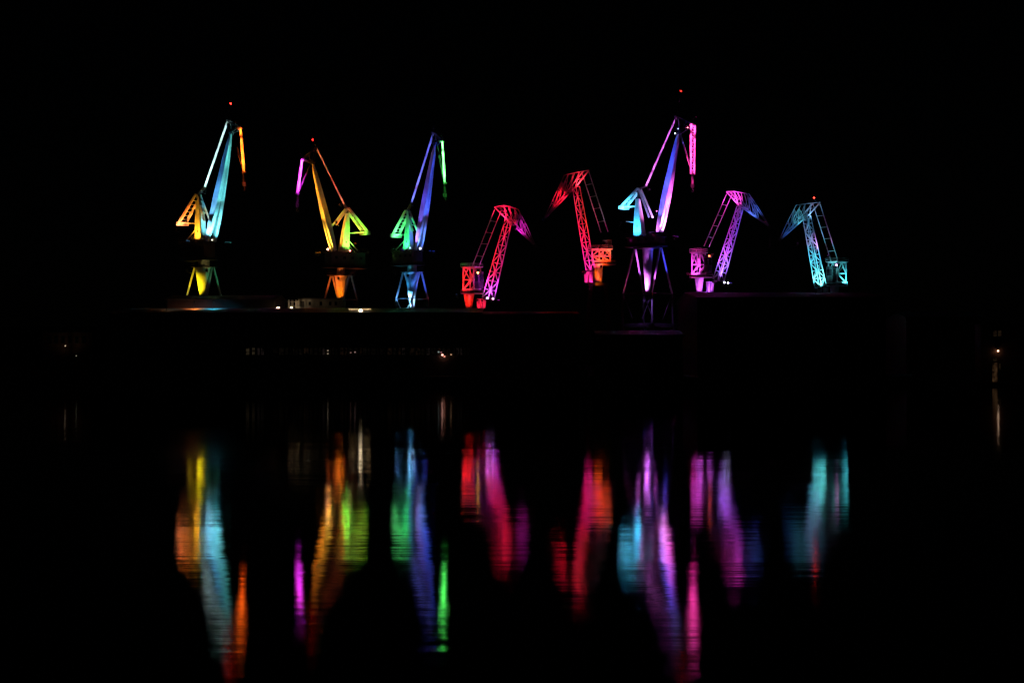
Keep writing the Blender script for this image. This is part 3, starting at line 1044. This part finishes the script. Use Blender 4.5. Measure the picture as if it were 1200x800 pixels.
def shed(label, px0, px1, py_ridge, py_eave, Y0, depth, wall, group=None, name='dock_shed', windows=None, doors=(), roof=None):
    x0, x1 = X_at(px0, Y0), X_at(px1, Y0)
    ye = Y0
    yr = Y0 + depth / 2
    ze, zr = Z_at(py_eave, ye), Z_at(py_ridge, yr)
    t = Thing(name, label, 'shed', ((x0 + x1) / 2, Y0 + depth / 2, GROUND), group)
    bm = NB()
    loft(bm, [[Vector((x, ye, GROUND)), Vector((x, ye + depth, GROUND)), Vector((x, ye + depth, ze)), Vector((x, yr, zr)), Vector((x, ye, ze))] for x in (x0, x1)])
    wl = t.part('wall', bm, wall)
    bm = NB()
    ov = .7
    sl = (zr - ze) / (depth / 2)
    for sgn in (-1, 1):
        e = yr + sgn * (depth / 2 + ov)
        zz = zr - sl * (depth / 2 + ov)
        loft(bm, [[Vector((x, yr, zr + .03)), Vector((x, e, zz + .03)), Vector((x, e, zz + .25)), Vector((x, yr, zr + .25))] for x in (x0 - .5, x1 + .5)])
    rf = t.part('roof', bm, roof or M_ROOF)
    bm = NB()
    tube(bm, Vector((x0 - .5, ye - ov - .12, ze - sl * ov + .05)), Vector((x1 + .5, ye - ov - .12, ze - sl * ov + .05)), .16, 8)
    t.part('gutter', bm, M_STEEL, rf)
    if windows:
        for (wx0, wx1, wy0, wy1, mat) in windows:
            a_, b_ = at(wx0, wy0, Y0), at(wx1, wy1, Y0)
            bm = NB()
            cx_, cz_ = (a_.x + b_.x) / 2, (a_.z + b_.z) / 2
            W_, H_ = b_.x - a_.x, a_.z - b_.z
            for q_ in (-1, 1):
                abox(bm, cx_ + q_ * W_ / 2 - .07, cx_ + q_ * W_ / 2 + .07, ye - .10, ye - .005, cz_ - H_ / 2 - .07, cz_ + H_ / 2 + .07)
                abox(bm, cx_ - W_ / 2 + .07, cx_ + W_ / 2 - .07, ye - .10, ye - .005, cz_ + q_ * H_ / 2 - .07, cz_ + q_ * H_ / 2 + .07)
            abox(bm, cx_ - W_ / 2 + .07, cx_ + W_ / 2 - .07, ye - .085, ye - .005, cz_ - .035, cz_ + .035)
            o = t.part('window', bm, M_STEEL)
            bm = NB()
            abox(bm, cx_ - W_ / 2 + .07, cx_ + W_ / 2 - .07, ye - .05, ye - .008, cz_ - H_ / 2 + .07, cz_ - .035)
            abox(bm, cx_ - W_ / 2 + .07, cx_ + W_ / 2 - .07, ye - .05, ye - .008, cz_ + .035, cz_ + H_ / 2 - .07)
            t.part('pane', bm, mat, o)
    for (dx0, dx1, dyt) in doors:
        a_ = at(dx0, dyt, Y0); b_ = at(dx1, dyt, Y0)
        bm = NB()
        abox(bm, a_.x, b_.x, ye - .12, ye - .01, GROUND + .05, a_.z)
        for i in range(9):
            xx = a_.x + (b_.x - a_.x) * (i + .5) / 9
            abox(bm, xx - .05, xx + .05, ye - .17, ye - .12, GROUND + .1, a_.z - .1)
        t.part('door', bm, M_STEEL)
    return t

WARM = [lit_glass('lit_window_glass', c, st) for c, st in (((.9, .66, .36), .026), ((.7, .5, .45), .016), ((.8, .42, .22), .009), ((.7, .5, .32), .005), ((.5, .35, .25), .003))]
wins = []
x = 288.0
i = 0
while x < 548:
    gap, wid = random.choice((.9, 1.1, 1.4, 2.6)), random.choice((2.6, 3.2, 3.8, 4.6, 6.0))
    if x > 296 and random.random() < .08:
        x += random.uniform(3, 9)
    if x < 296: mi = 0
    elif x < 312: mi = 1
    else: mi = random.choice((2, 2, 3, 3, 3, 4, 4, 1))
    wins.append((x, x + wid, 407.3, 416.0, WARM[mi]))
    x += wid + gap
shed('long low shed with a ribbon of dim windows under the left cranes', 126, 563, 362, 367, 372, 34, M_WALL, windows=wins,
     doors=((150, 172, 404), (205, 227, 404), (255, 277, 404)))
shed('dark gabled shed standing behind the long low shed', 196, 322, 347, 351, 398, 18, M_TAR, roof=M_TAR)
shed('brownish shed right of the ribbon-windowed shed, between red cranes', 566, 678, 366, 369, 374, 30, M_BRICK,
     doors=((590, 612, 400), (636, 658, 400)))
shed('low brick store between the tallest crane and the water', 700, 800, 388, 393, 365, 22, M_BRICK, doors=((716, 730, 410), (762, 776, 410)))
shed('big dark hall under the turquoise crane, largest on the right', 817, 1038, 343.5, 349, 374, 44, M_TAR,
     doors=((836, 866, 392), (930, 975, 380)), windows=[(880 + i * 6, 884 + i * 6, 372, 380, M_GLASS) for i in range(7)])
shed('low warehouse beyond the big dark hall, near the lamp-lit gatehouse', 1062, 1150, 366, 372, 420, 24, M_BRICK, doors=((1090, 1110, 410),))
shed('faint brown building at the left end of the quay', 50, 108, 384, 389, 366, 20, M_BRICK,
     windows=[(56 + i * 8, 60 + i * 8, 394, 402, M_GLASS) for i in range(6)])

# --- white office block on the yard behind the long shed
YB = 402.0
t = Thing('office_block', 'low white flat-roofed office block below the orange crane tower', 'building', (X_at(371, YB), YB, GROUND))
xa, xb = X_at(350, YB), X_at(401.5, YB)
zt = Z_at(350.5, YB)
bm = NB(); abox(bm, xa, xb, YB, YB + 7, GROUND, zt)
t.part('wall', bm, M_WHITE)
bm = NB(); abox(bm, xa - .3, xb + .3, YB - .3, YB + 7.3, zt + .003, zt + .3)
t.part('roof', bm, M_ROOF)
for wx in (363, 376, 387, 393.5):
    c = at(wx, 355.5, YB)
    bm = NB(); abox(bm, c.x - .35, c.x + .35, YB - .06, YB - .004, c.z - .5, c.z + .5)
    o = t.part('window', bm, M_GLASS)
    bm = NB(); abox(bm, c.x - .45, c.x + .45, YB - .12, YB - .003, c.z - .66, c.z - .54)
    t.part('sill', bm, M_CONC, o)
c = at(353.5, 357, YB)
bm = NB(); abox(bm, c.x - .75, c.x + .75, YB - .08, YB - .004, c.z - 1.6, c.z + 1.0)
t.part('door', bm, M_DARK)
# scaffold tower at its left end, lit yellow
YS = 399.0
t = Thing('scaffold_tower', 'small steel scaffold tower lit warm yellow beside the white office block', 'scaffold', (X_at(343, YS), YS, GROUND))
bm = NB()
xs = [X_at(p, YS) for p in (338, 342, 346.5, 350)]
zt = Z_at(351, YS)
for x_ in xs:
    for y_ in (YS, YS + 2):
        tube(bm, Vector((x_, y_, GROUND)), Vector((x_, y_, zt)), .09, 6)
for zz in [GROUND + 2 + 2.2 * i for i in range(8)]:
    if zz < zt:
        for y_ in (YS, YS + 2):
            tube(bm, Vector((xs[0], y_, zz)), Vector((xs[-1], y_, zz)), .07, 6)
        for x_ in xs:
            tube(bm, Vector((x_, YS, zz)), Vector((x_, YS + 2, zz)), .06, 6)
t.part('frame', bm, M_WHITE)
bm = NB()
for zz in (Z_at(358.8, YS), Z_at(353.5, YS)):
    abox(bm, xs[0], xs[-1], YS + .1, YS + 1.9, zz, zz + .08)
abox(bm, X_at(345, YS), X_at(349, YS), YS + 1.9, YS + 2.0, Z_at(361, YS), Z_at(352, YS))
t.part('platform', bm, M_WHITE)

# --- yard lamps
def pole_lamp(label, px, py, Y, color, strength, r=.3, power=0, target=None, deg=150, group='yard lamps', name='lamp_post', ground=GROUND, aim=None):
    P = at(px, py, Y)
    t = Thing(name, label, 'lamp', (P.x, P.y, ground), group)
    bm = NB()
    B = Vector((P.x, P.y + .6, ground))
    tube(bm, B, Vector((P.x, P.y + .6, P.z + .5)), .12, 8, .07)
    tube(bm, Vector((P.x, P.y + .6, P.z + .45)), Vector((P.x, P.y, P.z + .45)), .06, 6)
    tube(bm, B, B + Z * .4, .25, 8)
    t.part('pole', bm, M_STEEL)
    bm = NB()
    tube(bm, P + Z * (.05 + r * .6), P + Z * (.3 + r * .6), r * 1.2, 10, r * .5)
    hd = t.part('lamp_head', bm, M_STEEL)
    bm = NB(); ball(bm, P, r)
    t.part('bulb', bm, glow_c(color, strength), hd, smooth=True)
    if power:
        T = at(*aim)
        spot('lamp_light', P + (T - P).normalized() * (r + .1), T, color, power, deg, t.e, t.base, .6)
    return t
pole_lamp('bright yard lamp left of the lit scaffold tower', 326, 361.3, 396, (1, .62, .35), 14, .42, 60, aim=(341, 357, 400), deg=120)
pole_lamp('yard lamp at the foot of the lit scaffold tower', 341.5, 361, 396, (1, .68, .38), 10, .36, 420, aim=(346, 355.5, 400.5), deg=75)
pole_lamp('starry white yard lamp under the pale lit canopy', 422.6, 363.9, 375.2, (1, .78, .48), 14, .42, 0, ground=Z_at(366.2, 375.2))

# pale canopy lit by that lamp
YK = 377.0
t = Thing('canopy', 'narrow pale roof canopy brightly lit by the lamp under it', 'canopy', (X_at(421, YK), YK, Z_at(365.6, YK)))
xa, xb = X_at(408.5, YK), X_at(434, YK)
z0, z1 = Z_at(363.0, YK), Z_at(361.6, YK)
bm = NB(); abox(bm, xa, xb, YK, YK + 4, z0, z1)
t.part('roof', bm, M_WHITE)
for x_ in (xa + .4, (xa + xb) / 2, xb - .4):
    for y_ in (YK + .4, YK + 3.6):
        bm = NB(); tube(bm, Vector((x_, y_, Z_at(365.6, YK))), Vector((x_, y_, z0 - .003)), .1, 8)
        t.part('post', bm, M_STEEL)
for px_ in (412, 422, 431):
    P = at(px_, 364.4, YK - 2.2)
    T = at(px_, 362.3, YK)
    spot('lamp_light', P, T, (1, .62, .30), 450, 110, t.e, t.base, .8)

# wall lamps on the long shed
for (px, py, c, st, r, lab) in (
        (384.2, 410.6, (.85, .65, .45), .3, .20, 'small white wall lamp near the middle of the window ribbon, upper of a pair'),
        (384.2, 414.2, (.85, .65, .45), .3, .20, 'small white wall lamp near the middle of the window ribbon, lower of a pair'),
        (411.0, 413.0, (.8, .42, .35), .22, .2, 'faint pinkish wall lamp in the window ribbon'),
        (416.0, 412.4, (.9, .55, .5), .3, .2, 'faint rosy wall lamp right of the fainter pinkish one'),
        (514.0, 412.2, (.6, .75, .7), .35, .22, 'dull greenish white wall lamp left of the red cluster'),
        (518.4, 415.6, (1, .45, .35), 3.5, .26, 'brightest red-white wall lamp in the window ribbon'),
        (520.8, 417.4, (1, .35, .25), 1.2, .24, 'red wall lamp just below the brightest one'),
        (517.0, 412.6, (.8, .3, .35), .3, .22, 'dim red wall lamp just above the brightest one'),
        (528.6, 415.2, (1, .55, .3), .5, .22, 'orange wall lamp at the right end of the window ribbon')):
    P = at(px, py, 371.4)
    t = Thing('wall_lamp', lab, 'lamp', (P.x, P.y, P.z), 'wall lamps on the long shed')
    bm = NB()
    tube(bm, P + Z * .1, Vector((P.x, 371.99, P.z + .3)), .05, 6)
    tube(bm, P + Z * r * .6, P + Z * (r * .6 + .15), r * 1.1, 10, r * .4)
    o = t.part('bracket', bm, M_STEEL)
    bm = NB(); ball(bm, P, r)
    t.part('bulb', bm, glow_c(c, st), smooth=True)
pole_lamp('small white quay lamp before the faint brown building, higher of the left two', 76.4, 405.2, 362, (1, .7, .45), .9, .14, 14, aim=(80, 395, 366), deg=140, group='quay lamps at the left end')
pole_lamp('small dim quay lamp before the faint brown building, lower of the left two', 89.4, 416.8, 360, (.8, .75, .5), .3, .14, 0, group='quay lamps at the left end')

# --- gatehouse on the pier, right edge
YG = 345.0
px0, px1 = 1150, 1196
bm = NB()
abox(bm, X_at(1135, YG), X_at(1290, YG), YG - 4, 351.99, -3, .9)
p = obj('pier', bm, M_CONC); p['kind'] = 'structure'
t = Thing('gatehouse', 'narrow dark gatehouse with lamp-lit doorway on the right-hand pier', 'building', (X_at(1173, YG), YG, .9))
xa, xb = X_at(px0, YG), X_at(px1, YG)
zt = Z_at(380, YG)
bm = NB(); abox(bm, xa, xb, YG, YG + 5, .9, zt)
t.part('wall', bm, M_BRICK)
bm = NB()
xm = (xa + xb) / 2
loft(bm, [[Vector((xa - .3, y_, zt + .003)), Vector((xb + .3, y_, zt + .003)), Vector((xm, y_, zt + 1.1))] for y_ in (YG - .3, YG + 5.3)])
t.part('roof', bm, M_ROOF)
LG = lit_glass('stair_glass', (1, .6, .3), .012)
for (wx0, wx1, wy0, wy1, mt) in ((1164, 1168, 387, 394, LG), (1169.5, 1173.5, 387, 394, LG), (1164, 1168, 419, 423, LG), (1170.5, 1172.5, 426, 433, LG)):
    a_, b_ = at(wx0, wy0, YG), at(wx1, wy1, YG)
    bm = NB(); abox(bm, a_.x, b_.x, YG - .06, YG - .004, b_.z, a_.z)
    o = t.part('window', bm, mt)
    bm = NB(); abox(bm, a_.x - .06, b_.x + .06, YG - .12, YG - .003, b_.z - .09, b_.z - .004)
    t.part('sill', bm, M_CONC, o)
a_, b_ = at(1163, 426, YG), at(1168.5, 400, YG)
bm = NB(); abox(bm, a_.x, b_.x, YG - .07, YG - .004, .95, Z_at(425, YG))
t.part('door', bm, lit_glass('door_glass', (1, .5, .22), .045))
P = at(1169.6, 411, YG - .5)
t2 = Thing('wall_lamp', 'bright white lamp on the gatehouse wall at the right edge', 'lamp', P)
bm = NB()
tube(bm, P + Z * .1, Vector((P.x, YG - .01, P.z + .2)), .03, 6)
tube(bm, P + Z * .15, P + Z * .32, .24, 10, .08)
t2.part('bracket', bm, M_STEEL)
bm = NB(); ball(bm, P, .2)
t2.part('bulb', bm, glow_c((1, .62, .4), 6), smooth=True)

# --- quay edge: bollards and tyre fenders
for i in range(24):
    x_ = -130 + 13.5 * i
    bm = NB()
    tube(bm, Vector((x_, QY + .9, GROUND)), Vector((x_, QY + .9, GROUND + .45)), .2, 12, .17)
    tube(bm, Vector((x_, QY + .9, GROUND + .45)), Vector((x_, QY + .9, GROUND + .6)), .3, 12, .26)
    o = obj('bollard', bm, M_RUST, base=(x_, QY + .9, GROUND))
    tag(o, 'small iron mooring bollard on the dark quay edge', 'bollard', 'bollards along the quay edge')

# ================================================================== lamps and posts added to stand in for crane-flood spill on the shed roofs
for (px, py, yy, tpx, tpy, ty, col, lv, dg, rpy, lab) in (
        (228, 354.5, 382.5, 228, 363, 385, (1, .22, .04), 1.0, 96, 363.4, 'orange spill light added on a short post on the long shed roof, below the yellow crane tower'),
        (250, 354.5, 382.5, 250, 363, 385, (.04, .42, .68), 1.0, 96, 363.4, 'cyan spill light added on a short post on the long shed roof, right of the orange one'),
        (196, 349, 378, 205, 363, 386, (.8, .6, .5), .008, 110, 364.7, 'faint whitish spill light added at the left end of the long shed roof'),
        (640, 351, 380, 640, 367, 386, (1, .06, .03), .008, 120, 367.6, 'faint red spill light added on the roof of the brownish shed between the red cranes'),
        (955, 333, 386, 955, 344.5, 394, (.3, .25, .5), .006, 130, 346, 'faint violet spill light added on the roof of the big dark hall under the turquoise crane')):
    P, T = at(px, py, yy), at(tpx, tpy, ty)
    bz = at(px, rpy, yy).z
    t = Thing('added_spill_light', lab, 'floodlight', (P.x, P.y - .9, bz), 'added spill lights on the shed roofs')
    nrm = (T - P).normalized()
    a, b = axes(P, T, X)
    H = P - nrm * .4
    bm = NB()
    tube(bm, Vector((P.x, P.y - .9, bz)), Vector((P.x, P.y - .9, H.z)), .05, 6)
    tube(bm, Vector((P.x, P.y - .9, H.z)), H, .04, 5)
    t.part('post', bm, M_STEEL)
    bm = NB()
    loft(bm, [section(H - nrm * .2, a, b, .2, .2), section(H + nrm * .2, a, b, .4, .34)])
    hd = t.part('lamp_head', bm, M_STEEL)
    bm = NB()
    loft(bm, [section(H + nrm * .21, a, b, .34, .28), section(H + nrm * .23, a, b, .34, .28)])
    t.part('lens', bm, glow_c(col, 1.0), hd)
    spot('floodlight_beam', P, T, col, power_for(lv, (T - P).length) * 3.5, dg, t.e, t.base, 1.0)

# ================================================================== world, moonlight, render settings
W = bpy.data.worlds.new('World')
S.world = W
W.use_nodes = True
nt = W.node_tree
bg = nt.nodes['Background']
sky = nt.nodes.new('ShaderNodeTexSky')
sky.sky_type = 'NISHITA'
sky.sun_disc = False
sky.sun_elevation = R(25)
sky.sun_rotation = R(200)
nt.links.new(sky.outputs['Color'], bg.inputs['Color'])
bg.inputs['Strength'].default_value = 0.00003
sl = bpy.data.lights.new('moon', 'SUN')
sl.energy = .0004
sl.angle = R(.5)
sl.color = (1, .95, .88)
so = bpy.data.objects.new('moon', sl)
COL.objects.link(so)
az, el = R(200), R(25)
sd = Vector((math.sin(az) * math.cos(el), math.cos(az) * math.cos(el), math.sin(el)))
so.rotation_euler = (-sd).to_track_quat('-Z', 'Y').to_euler()

S.view_settings.view_transform = 'Standard'
S.view_settings.look = 'None'
S.view_settings.gamma = 1
S.view_settings.exposure = 0
S.view_settings.use_curve_mapping = False
S.render.engine = 'CYCLES'
S.cycles.use_adaptive_sampling = False
S.cycles.use_denoising = True
S.cycles.use_light_tree = True
S.cycles.max_bounces = 4
S.cycles.sample_clamp_indirect = 0
S.cycles.sample_clamp_direct = 0
